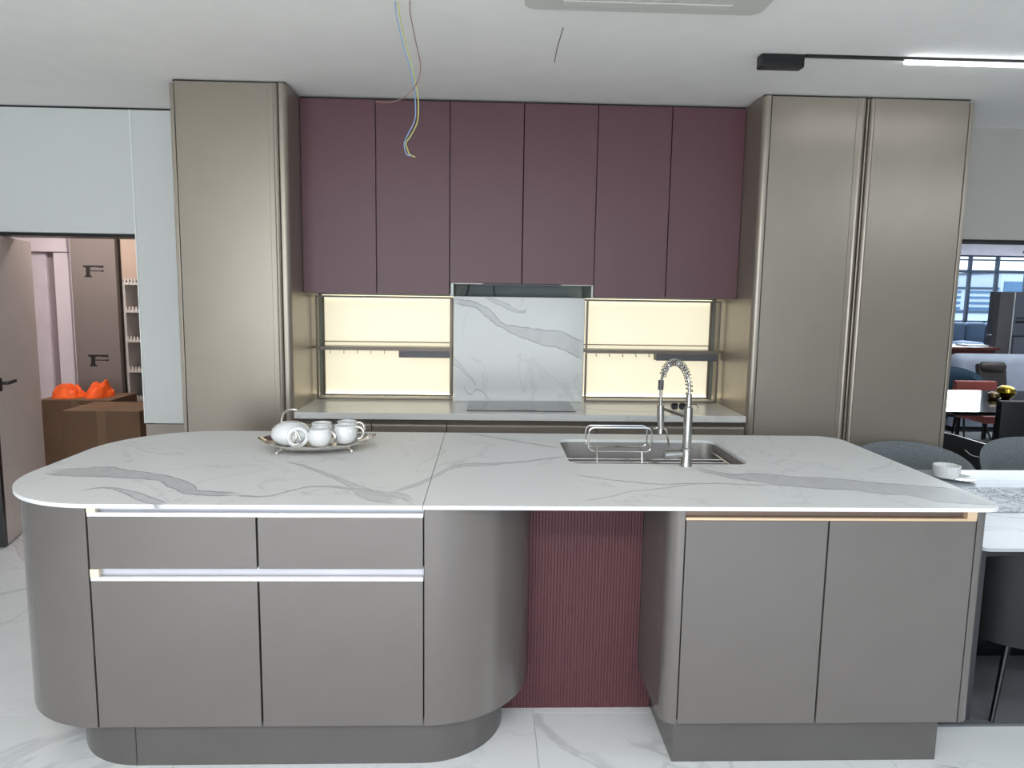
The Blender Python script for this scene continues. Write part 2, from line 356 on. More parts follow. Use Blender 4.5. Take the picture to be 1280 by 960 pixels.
# ------------------------------------------------------------------ tall cabinets
def tall_door(mb, x0, x1, y, z0, z1, left_edge, right_edge):
    """plan section with a thin step and a rounded bead next to each handle edge"""
    pts = []
    if left_edge: pts += [(x0, y + .024), (x0 + .003, y + .006), (x0 + .010, y), (x0 + .018, y - .003), (x0 + .026, y), (x0 + .050, y), (x0 + .052, y + .003)]
    else: pts += [(x0, y + .003)]
    if right_edge: pts += [(x1 - .052, y + .003), (x1 - .050, y), (x1 - .026, y), (x1 - .018, y - .003), (x1 - .010, y), (x1 - .003, y + .006), (x1, y + .024)]
    else: pts += [(x1, y + .003)]
    pts += [(x1, y + .03), (x0, y + .03)]
    return mb.prism(pts, z0, z1)
YT = 3.925
def tall(name, label, X0, X1, doors, sideL, sideR):
    t = empty(name, ((X0 + X1) / 2, 4.25, 0), label, 'cabinet')
    MB().box(X0 + .022, X1 - .022, YT + .034, 4.55, .03, ZC - .01).build('carcass', M_groove, t)
    MB().box(X0 + .01, X1 - .01, YT + .02, 4.54, ZC - .0095, ZC - .001).build('top_filler', M_gap, t)
    r = .03
    for s, on in ((0, sideL), (1, sideR)):
        a_, b_ = (X0, X0 + .021) if s == 0 else (X1 - .021, X1)
        if on:   # rounded post at the niche side
            pw = .043
            if s == 1: pts = [(X1 - pw, YT + .004), (X1 - pw + .004, YT)] + arc(X1 - r, YT + r, r, -90, 0, 8) + [(X1, 4.56), (X1 - .021, 4.56), (X1 - .021, YT + .033), (X1 - pw, YT + .033)]
            else: pts = [(X0 + pw, YT + .004), (X0 + pw - .004, YT)] + arc(X0 + r, YT + r, r, 270, 180, 8) + [(X0, 4.56), (X0 + .021, 4.56), (X0 + .021, YT + .033), (X0 + pw, YT + .033)]
            MB().prism(pts, 0, ZC - .010).build('side_panel', M_tall, t, True)
        else: MB().box(a_, b_, YT - .004, 4.555, 0, ZC - .022, .003).build('side_panel', M_tall, t)
    for x0, x1, le, re in doors: tall_door(MB(), x0, x1, YT, .06, ZC - .012, le, re).build('door', M_tall, t)
    MB().box(X0 + .05, X1 - .05, YT + .05, YT + .07, 0, .0595).build('plinth', M_groove, t)
    return t
tall('tall_cabinet', 'single-door champagne tall cabinet left of the burgundy wall units', -1.668, -1.0663, [(-1.6445, -1.113, False, True)], False, True)
tc = tall('tall_cabinet', 'double-door champagne tall cabinet right of the burgundy wall units', 1.4715, 2.6242, [(1.518, 2.034, False, True), (2.056, 2.6008, True, False)], True, False)

MB().box(2.0405, 2.0495, YT + .004, YT + .0335, .06, ZC - .012, .003).build('centre_post', M_tall, tc)

# ------------------------------------------------------------------ wall units
YU = 4.184
bx = [-1.0663, -.6425, -.222, .198, .619, 1.045, 1.4715]
names = ['first', 'second', 'third', 'fourth', 'fifth', 'sixth']
wlab = ['burgundy wall cabinet touching the left tall cabinet', 'burgundy wall cabinet second from the left tall cabinet', 'shorter burgundy wall cabinet over the left half of the hob', 'shorter burgundy wall cabinet over the right half of the hob', 'burgundy wall cabinet second from the right tall cabinet', 'burgundy wall cabinet touching the right tall cabinet']
for i in range(6):
    x0, x1 = bx[i] + .001, bx[i + 1] - .001; zb = 1.640 if i in (2, 3) else 1.5696
    t = empty('wall_cabinet', ((x0 + x1) / 2, 4.38, zb), wlab[i], 'cabinet', 'burgundy wall cabinets')
    MB().box(x0, x1, YU + .024, 4.61, zb + .006, ZC - .016).build('carcass', M_redgap if i in (2, 3) else M_bronze, t)
    MB().box(x0 + .0015, x1 - .0015, YU, YU + .022, zb, ZC - .016, .0015).build('door', M_red, t)
    MB().box(x0, x1, YU + .03, 4.6, ZC - .0155, ZC - .001).build('top_filler', M_gap, t)
h = empty('range_hood', (.205, 4.35, 1.60), 'slim built-in extractor hood under the two middle wall cabinets', 'hood')
M_fl = mat('hood_flange', (160, 166, 164), .4, metal=.3)
for xa, xb in ((-.215, -.2), (.607, .618)): MB().box(xa, xb, YU + .004, 4.60, 1.563, 1.6385).build('side_flange', M_fl, h)
MB().box(-.02, .42, YU + .05, 4.45, 1.628, 1.6395).build('intake_panel', M_greybox, h)
M_st = mat('hood_strip', (196, 190, 184), .4)
for xa, xb in ((-.198, -.03), (.43, .605)): MB().box(xa, xb, YU + .004, YU + .03, 1.634, 1.6395).build('light_strip', M_st, h)
for pts, lab in (([(-.12, 4.64, 1.645), (-.125, 4.63, 1.60), (-.145, 4.63, 1.55)], 'left'), ([(.04, 4.63, 1.645), (.038, 4.62, 1.60), (.055, 4.62, 1.55)], 'right')):
    tag(MB().tube(pts, .003, 6).build('hood_cable', M_black), 'thin black cable hanging behind the marble splashback, ' + lab + ' of two', 'cable', 'cables under the hood')

# ------------------------------------------------------------------ marble surfaces
ZI = .9138
V_isl = [
 ([(-1.60, 2.60), (-1.485, 2.632), (-1.423, 2.649), (-1.31, 2.603), (-1.178, 2.548), (-1.048, 2.462), (-.958, 2.345), (-.799, 2.306)],
  [(-1.60, 2.56), (-1.508, 2.522), (-1.317, 2.499), (-1.154, 2.47), (-1.074, 2.388), (-.977, 2.302), (-.923, 2.289), (-.799, 2.281)], .85),
 ([(-.83, 2.30), (-.739, 2.275), (-.66, 2.342), (-.563, 2.404), (-.452, 2.376), (-.38, 2.34), (-.272, 2.27)], [(-.83, 2.285), (-.739, 2.265), (-.66, 2.332), (-.563, 2.394), (-.452, 2.346), (-.38, 2.24), (-.272, 2.19)], .6),
 ([(-.795, 2.775), (-.655, 2.655), (-.557, 2.555), (-.461, 2.437), (-.364, 2.35), (-.281, 2.32), (-.22, 2.22)], [(-.795, 2.765), (-.655, 2.635), (-.557, 2.525), (-.461, 2.392), (-.364, 2.30), (-.281, 2.26), (-.22, 2.18)], .55),
 ([(-.33, 2.33), (-.231, 2.468), (-.169, 2.61), (-.1, 2.74), (.04, 2.755), (.237, 2.837), (.34, 2.90)], [(-.33, 2.31), (-.231, 2.428), (-.169, 2.56), (-.1, 2.69), (.04, 2.73), (.237, 2.821), (.34, 2.88)], .6),
 ([(-.10, 3.375), (.046, 3.268), (.257, 3.10), (.33, 3.04)], [(-.10, 3.365), (.046, 3.254), (.257, 3.084), (.33, 3.03)], .6),
 ([(.32, 2.59), (.525, 2.487), (.634, 2.457), (.757, 2.47), (1.04, 2.452)], None, .7),
 ([(.32, 2.25), (.428, 2.301), (.466, 2.34), (.621, 2.404), (.78, 2.481)], None, .45),
 ([(.79, 2.74), (.851, 2.686), (.938, 2.60), (1.005, 2.615), (1.089, 2.598), (1.157, 2.57), (1.303, 2.55), (1.44, 2.485), (1.577, 2.455), (1.652, 2.425), (1.71, 2.35)],
  [(.79, 2.70), (.836, 2.635), (.934, 2.535), (.998, 2.498), (1.055, 2.444), (1.187, 2.415), (1.296, 2.386), (1.363, 2.347), (1.448, 2.329), (1.515, 2.254), (1.599, 2.228), (1.71, 2.22)], .75),
 ([(-1.34, 2.33), (-1.279, 2.374), (-1.197, 2.345), (-1.102, 2.285), (-.99, 2.19)], [(-1.34, 2.32), (-1.279, 2.36), (-1.197, 2.32), (-1.102, 2.23), (-1.05, 2.19), (-.99, 2.17)], .7),
]
def isl_mat(W): return marble('white_grey_veined_stone', (226, 228, 228), (102, 105, 118), V_isl, (0, 1), rough=.42, cloud=.03, W=W)
SEAM = -.1967
rb, rf = .42, .41
left = arc(-1.235, 2.18 + rf, rf, 270, 180, 20) + [(-1.645, 2.95)] + arc(-1.645 + rb, 3.374 - rb, rb, 180, 90, 20)
oL = [(SEAM - .0012, 2.18)] + left + [(SEAM - .0012, 3.374)]
oR = [(SEAM + .0012, 2.18)] + arc(1.70 - .075, 2.18 + .075, .075, -90, 0, 8) + arc(1.70 - .11, 3.365 - .11, .11, 0, 90, 8) + [(SEAM + .0012, 3.374)]
hole = rrect(.335, 1.062, 2.762, 3.238, .05, 6)
wt = empty('island_worktop', (.03, 2.78, ZI - .013), 'large white grey-veined stone worktop with rounded left end on the island', 'worktop')
def slab(mb):
    o = mb.build('slab', M_wall, wt); Wp = WP[o.name]; o.data.materials.clear(); o.data.materials.append(isl_mat(Wp)); return o
slab(MB().prism(oL, ZI - .013, ZI)); slab(MB().prism(oR, ZI - .013, ZI, [hole]))

# ------------------------------------------------------------------ island left unit
YD = 2.189; ZT = ZI - .0135
u = empty('island_cabinet', (-.72, 2.8, 0), 'wide left island cabinet with curved ends, two drawers above two doors', 'cabinet')
rc = .36
MB().box(-1.240, -.197, YD + .032, 3.33, .166, ZT).build('carcass', M_gap, u)
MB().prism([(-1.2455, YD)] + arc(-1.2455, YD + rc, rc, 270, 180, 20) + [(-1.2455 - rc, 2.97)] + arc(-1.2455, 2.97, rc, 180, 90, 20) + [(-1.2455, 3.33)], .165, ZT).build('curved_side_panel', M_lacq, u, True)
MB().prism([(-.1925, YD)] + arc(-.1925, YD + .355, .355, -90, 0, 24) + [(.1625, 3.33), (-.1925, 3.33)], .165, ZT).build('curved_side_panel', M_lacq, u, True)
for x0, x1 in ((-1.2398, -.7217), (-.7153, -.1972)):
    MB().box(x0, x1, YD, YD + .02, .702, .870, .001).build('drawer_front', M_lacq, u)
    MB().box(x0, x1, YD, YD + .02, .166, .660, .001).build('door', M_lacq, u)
for zt, zl in ((ZT, .870), (.7015, .660)):
    hh = MB().box(-1.2405, -.196, YD + .021, YD + .031, zl, zt - .0005).build('handle_channel', M_alud, u)
    MB().box(-1.2405, -.196, YD - .001, YD + .012, zl + .0008, zl + .0145, .002).build('lip', M_alu, hh)
    MB().box(-1.2405, -1.213, YD - .0015, YD + .0205, zl + .0148, zt - .001).build('end_cap', M_cream, hh)
MB().prism(arc(-1.15, 2.235 + .28, .28, 270, 180, 16) + arc(-1.15, 3.29 - .28, .28, 180, 90, 16) + arc(-.21, 3.29 - .28, .28, 90, 0, 16) + arc(-.21, 2.235 + .28, .28, 0, -90, 16), 0, .1645).build('plinth', M_plin, u, True)
MB().box(-1.1515, -1.1495, 2.2335, 2.236, .0, .1645).build('plinth_seam', M_gap, u)

# ------------------------------------------------------------------ island right unit
u = empty('island_cabinet', (1.12, 2.8, 0), 'right island cabinet under the sink with two tall doors', 'cabinet')
MB().box(.640, 1.603, YD + .032, 2.70, .166, ZT).box(.640, 1.603, 2.70, 3.30, .166, .655).build('carcass', M_gap, u)
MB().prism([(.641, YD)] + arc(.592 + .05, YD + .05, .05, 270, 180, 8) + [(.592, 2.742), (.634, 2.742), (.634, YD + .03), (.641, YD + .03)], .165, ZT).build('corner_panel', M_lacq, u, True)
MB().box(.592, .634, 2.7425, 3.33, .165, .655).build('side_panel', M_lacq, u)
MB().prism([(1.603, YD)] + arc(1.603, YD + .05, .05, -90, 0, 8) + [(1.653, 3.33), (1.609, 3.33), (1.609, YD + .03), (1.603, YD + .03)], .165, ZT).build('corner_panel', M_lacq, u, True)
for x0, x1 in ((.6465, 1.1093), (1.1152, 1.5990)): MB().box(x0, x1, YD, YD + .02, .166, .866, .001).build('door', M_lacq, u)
hh = MB().box(.6445, 1.6, YD + .021, YD + .031, .866, ZT - .0005).build('handle_channel', M_goldd, u)
MB().box(.6445, 1.6, YD - .001, YD + .012, .8668, .8755, .002).build('lip', M_gold, hh)
MB().box(1.567, 1.5995, YD - .0015, YD + .0205, .876, ZT - .001).build('end_cap', M_gold, hh)
MB().box(.645, 1.5653, 2.2316, 3.28, 0, .1645, .001).build('plinth', M_plin, u)

# fluted burgundy back panel of the knee space
pts = []
n = 48; x0, x1 = .070, .644
for i in range(n):
    a_ = x0 + (x1 - x0) * i / n; wd = (x1 - x0) / n
    pts += [(a_, 2.5575), (a_ + wd * .2, 2.5555), (a_ + wd * .5, 2.555), (a_ + wd * .8, 2.5555)]
pts += [(x1, 2.5575), (x1, 2.58), (x0, 2.58)]
pts2 = [(x, y) for x, y in pts if .1635 < x < .5905]; pts2 = [(.1635, 2.5575)] + [p for p in pts2 if p[1] < 2.5799] + [(.5905, 2.5575), (.5905, 2.58), (.1635, 2.58)]
f = empty('fluted_panel', (.33, 2.57, 0), 'burgundy vertically fluted back panel of the knee space between the island cabinets', 'panel')
MB().prism(pts2, .1645, ZT).build('fluted_board', M_redp, f)
MB().prism(pts, 0, .1645).build('foot_board', M_redp, f)

# ------------------------------------------------------------------ sink, rack, tap
s = empty('sink', (.70, 3.0, .70), 'rectangular brushed steel sink sunk in the island worktop', 'sink')
mb = MB(); ins = rrect(.337, 1.060, 2.764, 3.236, .05, 6); bot = rrect(.357, 1.040, 2.784, 3.216, .05, 6)
bm = mb.bm; A = [bm.verts.new((x, y, ZI - .0135)) for x, y in ins]; B = [bm.verts.new((x, y, .70)) for x, y in bot]; n = len(A)
for i in range(n): bm.faces.new((A[i], A[(i + 1) % n], B[(i + 1) % n], B[i]))
bm.faces.new(B); mb.build('basin', M_basin, s, True)
for y in (2.975, 3.035): MB().tube([(.352, y, .868), (1.045, y, .868)], .004, 8).build('rack_rail', M_chrome, s, True)
for x in (.353, 1.044): MB().tube([(x, 2.79, .868), (x, 3.2, .868)], .004, 8).build('rack_support', M_chrome, s, True)
MB().lathe([(0, .012), (.035, .012), (.045, .004), (.05, .001)], (.95, 3.0, .70)).build('drain', M_chrome, s, True)
def rloop(x0, x1, z0, z1, y, r=.022, n=5):
    return [(x, y, z) for x, z in rrect(x0, x1, z0, z1, r, n)]
k = empty('sink_caddy', (.54, 2.80, .87), 'open chrome wire caddy hooked on the near edge of the sink', 'rack')
MB().tube(rloop(.413, .668, .955, 1.052, 2.80), .0035, 8, closed=True).build('front_loop', M_chrome, k, True)
MB().tube(rloop(.409, .662, .962, 1.050, 2.86), .0035, 8, closed=True).build('back_loop', M_chrome, k, True)
for x in (.449, .631): MB().tube([(x, 2.80, .955), (x, 2.792, .92), (x, 2.786, .875)], .0035, 8).build('hook_leg', M_chrome, k, True)
for xa, xb, za in ((.449, .449, .955), (.631, .631, .955), (.413, .409, .978), (.668, .662, .978)): MB().tube([(xa, 2.80, za), (xb, 2.86, za + .006)], .003, 8).build('cross_wire', M_chrome, k, True)

fx, fy = .793, 2.733
f = empty('kitchen_tap', (fx, fy, ZI), 'tall brushed steel spring-neck tap standing at the sink edge', 'tap')
MB().lathe([(0, 0), (.024, 0), (.024, .004), (.0215, .008), (.0215, .072), (.0175, .075), (.0175, .225), (.0155, .235), (.0115, .238), (.0115, .286), (0, .288)], (fx, fy, ZI)).build('column', M_steel, f, True)
MB().tube([(fx - .018, fy, ZI + .048), (fx - .05, fy, ZI + .046), (fx - .088, fy - .002, ZI + .044), (fx - .090, fy - .002, ZI + .044)], [.016, .0185, .0185, .015], 20).build('lever_valve', M_steel, f, True)
# arch path from the column top to the spray head
nz = Vector((.722, 2.90, 0)); c0 = Vector((fx, fy, 0)); path = []
for i in range(61):
    a_ = PI * i / 60; m_ = c0.lerp(nz, (1 - math.cos(a_)) / 2); path.append(Vector((m_.x, m_.y, 1.20 + .118 * math.sin(a_) ** .85)))
path = [Vector((fx, fy, 1.19))] + path
MB().tube(path, .0062, 10).build('hose', M_steel, f, True)
coil = []; turns = 21; N = turns * 12; sub = path[1:54]
for i in range(N + 1):
    q = i / N * (len(sub) - 1.001); j = int(q); p = sub[j].lerp(sub[j + 1], q - j); d_ = (sub[j + 1] - sub[j]).normalized()
    side = d_.cross((nz - c0).normalized().cross(Vector((0, 0, 1)))).normalized(); bn = d_.cross(side)
    a_ = 2 * PI * turns * i / N; coil.append(p + (side * math.cos(a_) + bn * math.sin(a_)) * .0135)
MB().tube(coil, .0021, 6).build('spring', M_chrome, f, True)
MB().tube([(.7215, 2.90, 1.235), (.7215, 2.90, 1.195)], .0115, 14).build('spring_collar', M_greybox, f, True)
MB().tube([(.7225, 2.90, 1.20), (.724, 2.90, 1.12)], .0065, 10).build('spray_pipe', M_steel, f, True)
MB().tube([(.724, 2.90, 1.130), (.728, 2.90, 1.030)], .0145, 18).build('spray_head', M_steel, f, True)
MB().tube([(.728, 2.90, 1.033), (.7285, 2.90, 1.012)], [.010, .0125], 16).build('nozzle', M_chrome, f, True)
MB().tube([(.725, 2.90, 1.118), (.760, 2.82, 1.112), (fx - .008, fy + .014, 1.108)], .0055, 10).build('holder_arm', M_steel, f, True)
MB().tube([(.700, 2.90, 1.030), (.716, 2.90, 1.036), (.740, 2.90, 1.036), (.748, 2.88, 1.028), (.745, 2.83, .985), (.742, 2.80, .965), (.748, 2.79, .960), (.785, 2.755, .958), (.789, 2.752, .975)], .0035, 8).build('side_hook', M_chrome, f, True)

# ------------------------------------------------------------------ silver tray and porcelain
tcx, tcy, tz = -.712, 2.985, ZI
tr_ = empty('serving_tray', (tcx, tcy, tz), 'boat-shaped silver serving tray on four feet near the left worktop end', 'tray')
rot = math.radians(10)
def T2(x, y, z): return (tcx + x * math.cos(rot) - y * math.sin(rot), tcy + x * math.sin(rot) + y * math.cos(rot), z)
def trayf(u_, v_):
    a_ = 2 * PI * u_; c_, s_ = math.cos(a_), math.sin(a_)
    ex = .240 * math.copysign(abs(c_) ** .92, c_); ey = .150 * math.copysign(abs(s_) ** 1.25, s_)
    rr = [0, .5, .80, .90, .96, 1.0, 1.01, 1.0, .95, .88, .80, 0][int(round(v_ * 11))]
    zz = [.026, .026, .026, .029, .036, .042, .041, .037, .030, .023, .020, .020][int(round(v_ * 11))]
    lift = (abs(c_) ** 4) * .016 * max(0, (rr - .6) / .4); wav = .0025 * math.sin(26 * PI * u_) * (1 if rr > .93 else 0)
    return T2(ex * rr, ey * rr, tz + zz + lift + wav)
MB().grid(trayf, 104, 12, True).build('dish', M_silver, tr_, True)
for x, y in ((-.140, -.075), (.125, -.075), (-.140, .075), (.125, .075)):
    a_ = [T2(x * .95, y * .9, tz + .022), T2(x * 1.08, y * 1.12, tz + .014), T2(x * 1.12, y * 1.18, tz + .008)]
    MB().tube(a_, [.009, .006, .007], 10).lathe([(0, 0), (.006, .001), (.0095, .007), (.007, .013), (0, .016)], T2(x * 1.12, y * 1.2, tz), 14).build('foot', M_silver, tr_, True)
def cup(name, lab, x, y, ang, cat='cup', sc=1):
    z = tz + .0275; t = empty(name, (x, y, z), lab, cat, 'porcelain on the silver tray')
    pr = [(0, .001), (.026, 0), (.036, .006), (.046, .022), (.049, .040), (.046, .056), (.041, .066), (.0425, .073), (.040, .074), (.038, .066), (.043, .050), (.044, .03), (.03, .012), (0, .010)]
    MB().lathe([(r * sc, h * sc) for r, h in pr], (x, y, z), 32).build('bowl', M_ceram, t, True)
    dx, dy = math.cos(ang), math.sin(ang); pp = []
    for i in range(13):
        a_ = math.radians(115 - 205 * i / 12); pp.append((x + dx * (.050 + .024 * math.cos(a_)) * sc, y + dy * (.050 + .024 * math.cos(a_)) * sc, z + (.041 + .025 * math.sin(a_)) * sc))
    MB().tube(pp, [.0045 + .0035 * math.sin(PI * i / 12) for i in range(13)], 10).build('handle', M_silver, t, True)
    return t
cup('cup', 'white porcelain cup at the front middle of the silver tray', -.690, 2.925, -.35)
cup('cup', 'white porcelain cup at the back middle of the silver tray, behind the front cup', -.712, 3.060, 2.2)
cup('cup', 'white porcelain cup at the front right of the silver tray', -.598, 2.985, .15, sc=1.05)
cup('cup', 'white porcelain cup at the back right of the silver tray', -.612, 3.100, .2)
tx_, ty_ = -.820, 2.970; z = tz + .0275
p = empty('teapot', (tx_, ty_, z), 'squat white porcelain teapot with silver handle, left on the silver tray', 'teapot')
MB().lathe([(0, .002), (.045, 0), (.062, .006), (.079, .028), (.083, .045), (.075, .066), (.055, .083), (.040, .089), (.037, .086), (0, .086)], (tx_, ty_, z), 40).build('pot_body', M_ceram, p, True)
MB().lathe([(.037, .087), (.036, .091), (.02, .094), (0, .095)], (tx_, ty_, z), 30).build('lid', M_ceram, p, True)
pp = [(tx_ + .055 + .012 * math.cos(a_) + .022, ty_ - .055 + .006 * math.cos(a_), z + .045 + .036 * math.sin(a_)) for a_ in [2 * PI * i / 24 for i in range(24)]]
ring = [(tx_ + .045 + .034 * math.sin(a_) * (1 if True else 0), ty_ - .066 + .016 * math.sin(a_), z + .040 + .036 * math.cos(a_)) for a_ in [2 * PI * i / 28 for i in range(28)]]
MB().tube(ring, .0085, 12, closed=True).build('spout_ring', M_ceram, p, True)
ring = [(tx_ + .040 + .017 * math.sin(a_) * (1 - .5 * math.cos(a_)), ty_ - .078, z + .040 + .028 * math.cos(a_)) for a_ in [2 * PI * i / 28 for i in range(28)]]
MB().tube(ring, .0042, 10, closed=True).tube([(tx_ + .040, ty_ - .080, z + .066), (tx_ + .046, ty_ - .082, z + .045), (tx_ + .034, ty_ - .080, z + .022)], [.002, .0045, .005], 10).build('silver_leaf', M_silver, p, True)
pp = [(tx_ - .045, ty_ + .045, z + .06), (tx_ - .052, ty_ + .05, z + .09), (tx_ - .045, ty_ + .05, z + .118), (tx_ - .020, ty_ + .045, z + .137), (tx_ + .010, ty_ + .04, z + .138), (tx_ + .018, ty_ + .04, z + .136)]
MB().tube(pp, [.003, .0055, .006, .006, .005, .003], 10).build('arched_handle', M_silver, p, True)

# ------------------------------------------------------------------ back run: worktop, base cabinets, hob, niches
V_back = [([(-1.0, 4.02), (-.7, 4.2), (-.3, 4.3)], None, .5), ([(.55, 4.2), (.75, 4.1), (1.1, 4.05), (1.45, 3.98)], [(.55, 4.17), (.75, 4.05), (1.1, 4.02), (1.45, 3.96)], .5)]
o = MB().box(-1.065, 1.470, YT, 4.615, .876, .913, .002).build('back_worktop', M_wall); Wp = WP[o.name]
o.data.materials.clear(); o.data.materials.append(marble('back_run_stone', (216, 216, 212), (140, 142, 146), V_back, (0, 1), rough=.24, cloud=.05, W=Wp))
tag(o, 'thick white stone worktop of the back run between the tall cabinets', 'worktop')
bl = ['champagne base cabinet at the left end of the back run', 'champagne base cabinet second from the left tall cabinet', 'wide champagne base cabinet below the hob', 'champagne base cabinet at the right end of the back run']
for i, (x0, x1) in enumerate(((-1.064, -.6405), (-.6385, -.2235), (-.2215, .6225), (.6245, 1.469))):
    t = empty('base_cabinet', ((x0 + x1) / 2, 4.2, 0), bl[i], 'cabinet', 'base cabinets of the back run')
    MB().box(x0, x1, YT + .036, 4.55, .10, .875).build('carcass', M_groove, t)
    mb = MB(); bm = mb.bm; prof = [(YT + .03, .10), (YT + .01, .10), (YT + .01, .838), (YT + .014, .846), (YT + .022, .850), (YT + .03, .848)]
    A = [bm.verts.new((x0 + .0015, y, z_)) for y, z_ in prof]; B = [bm.verts.new((x1 - .0015, y, z_)) for y, z_ in prof]
    for q in range(len(prof)): bm.faces.new((A[q], A[(q + 1) % 6], B[(q + 1) % 6], B[q]))
    bm.faces.new(A[::-1]); bm.faces.new(B); mb.build('drawer_front', M_tall, t)
    MB().box(x0 + .001, x1 - .001, YT + .03, YT + .035, .849, .875).build('handle_channel', M_bronze, t)
    MB().box(x0, x1, YT + .06, YT + .08, 0, .0995).build('plinth', M_groove, t)
h = empty('induction_hob', (.2, 4.2, .913), 'flat black glass hob set on the back worktop before the splashback', 'hob')
MB().box(-.112, .513, 4.015, 4.385, .9131, .9185, .0015).build('glass_plate', M_glassk, h)
MB().box(.12, .28, 4.03, 4.05, .9186, .9188).build('touch_controls', M_greybox, h)

V_bs = [([(-.22, 1.540), (-.095, 1.535), (-.007, 1.495), (.088, 1.406), (.157, 1.387), (.286, 1.369), (.451, 1.351), (.62, 1.29)],
         [(-.22, 1.519), (-.085, 1.501), (-.016, 1.443), (.078, 1.381), (.158, 1.337), (.278, 1.295), (.363, 1.266), (.438, 1.257), (.564, 1.204), (.62, 1.18)], .75),
        ([(-.02, 1.575), (.05, 1.545), (.101, 1.525), (.215, 1.478), (.25, 1.515)], [(-.02, 1.56), (.05, 1.52), (.101, 1.497), (.215, 1.468), (.25, 1.505)], .55),
        ([(-.22, 1.20), (-.17, 1.15), (-.117, 1.09), (-.06, 1.02)], [(-.22, 1.15), (-.17, 1.12), (-.117, 1.07), (-.06, 1.01)], .4),
        ([(-.15, 1.02), (-.10, .96), (-.06, .99), (0.02, .92)], None, .5)]
o = MB().box(-.2075, .6005, 4.40, 4.612, .9135, 1.562, .002).build('splashback', M_wall); Wp = WP[o.name]
o.data.materials.clear(); o.data.materials.append(marble('splashback_stone', (216, 218, 215), (122, 126, 132), V_bs, (0, 2), rough=.14, cloud=.04, W=Wp))
tag(o, 'tall pale veined stone splashback behind the hob', 'splashback')

def niche(x0, x1, endx, lab, lab2, boxx):
    """x0..x1 clear width; endx side carries the open double frame"""
    lp = MB().box(x0 + .002, x1 - .002, 4.622, 4.640, .914, 1.558).build('backlit_panel', M_lit); tag(lp, lab2, 'light panel', 'backlit panels of the back run')
    for za, zb in ((.914, .928), (1.548, 1.558)): MB().box(x0 + .002, x1 - .002, 4.606, 4.6215, za, zb).build('led_strip', M_litedge, lp)
    t = empty('niche_shelf', ((x0 + x1) / 2, 4.5, .914), lab, 'shelf', 'frame shelves in front of the lit panels')
    e = .010
    L_ = endx < 0
    fr_, bk = 4.402, 4.575
    wide = .012
    for y, wd in ((fr_, .010), (bk, .012)):
        for x in (x0 + .012, x1 - .012):
            MB().box(x - wd / 2 * 1.2, x + wd / 2 * 1.2, y, y + .012, .9145, 1.556).build('post', M_bronze, t)
        MB().box(x0 + .018, x1 - .018, y, y + .010, .9145, .9255).build('bottom_rail', M_bronze, t)
        MB().box(x0 + .018, x1 - .018, y, y + .010, 1.544, 1.556).build('top_rail', M_bronze, t)
    MB().box(x0 + .004, x1 - .004, fr_ + .001, bk + .011, 1.226, 1.240, .002).build('shelf_board', mat('bronze_shelf', (150, 142, 130), .35, metal=.4), t)
    MB().box(x0 + .006, x1 - .006, fr_ - .004, fr_ + .001, 1.222, 1.244).build('shelf_lip', M_bronze, t)
    MB().tube([(x0 + .018, bk, 1.264), (x1 - .018, bk, 1.264)], .003, 8).build('gallery_rail', M_bronze, t)
    MB().box(boxx[0], boxx[1], fr_ + .002, fr_ + .08, 1.180, 1.2255, .002).build('socket_box', M_greybox, t)
    nx = 5; a0 = x0 + .09
    for i in range(nx):
        x = (a0 + i * .083) if L_ else (x0 + .075 + i * .083)
        MB().tube([(x, fr_ + .012, 1.226), (x, fr_ + .010, 1.206), (x + .002, fr_ + .002, 1.203), (x + .002, fr_ - .004, 1.208)], .0022, 6).build('hook', M_bronze, t)
niche(-1.0555, -.2125, -1, 'bronze open frame with hooks and one shelf left of the splashback', 'glowing warm white backlit panel left of the splashback', (-.545, -.222))
niche(.6065, 1.4605, 1, 'bronze open frame with hooks and one shelf right of the splashback', 'glowing warm white backlit panel right of the splashback', (1.060, 1.448))

g = empty('sunglasses', (1.17, 4.12, .9132), 'dark sunglasses lying on the back worktop beside the tap', 'sunglasses')
for x in (1.112, 1.158):
    pts = rrect(x - .020, x + .020, .916, .956, .014, 5)
    MB().prismY(pts, 4.118, 4.124).build('lens', M_lens, g)
MB().tube([(1.130, 4.121, .944), (1.140, 4.121, .944)], .0022, 6).build('bridge', M_black, g)
MB().tube([(1.178, 4.123, .948), (1.22, 4.16, .944), (1.262, 4.19, .938), (1.272, 4.19, .922), (1.273, 4.19, .9155)], .0018, 6).build('temple', M_black, g)
MB().tube([(1.092, 4.123, .948), (1.10, 4.18, .944), (1.115, 4.23, .938), (1.12, 4.24, .9155)], .0018, 6).build('temple', M_black, g)

# ------------------------------------------------------------------ wires hanging from the ceiling
def spl(pts, k=6):
    P = [Vector(p_) for p_ in pts]; out = []
    for i in range(len(P) - 1):
        a_, b_, c_, d_ = P[max(i - 1, 0)], P[i], P[i + 1], P[min(i + 2, len(P) - 1)]
        for j in range(k):
            s_ = j / k; out.append(.5 * ((2 * b_) + (c_ - a_) * s_ + (2 * a_ - 5 * b_ + 4 * c_ - d_) * s_ ** 2 + (3 * b_ - a_ - 3 * c_ + d_) * s_ ** 3))
    return out + [P[-1]]
Y = 2.85
tag(MB().tube(spl([(-.362, Y, ZC), (-.352, Y, 2.60), (-.328, Y, 2.50), (-.300, Y, 2.41), (-.288, Y, 2.34), (-.284, Y, 2.28), (-.288, Y, 2.235), (-.310, Y, 2.19), (-.326, Y, 2.155), (-.326, Y, 2.13), (-.318, Y, 2.108), (-.300, Y, 2.104)]), .0022, 6).build('wire', M_blue, None, True), 'blue electrical wire hanging from the ceiling', 'wire', 'ceiling wires')
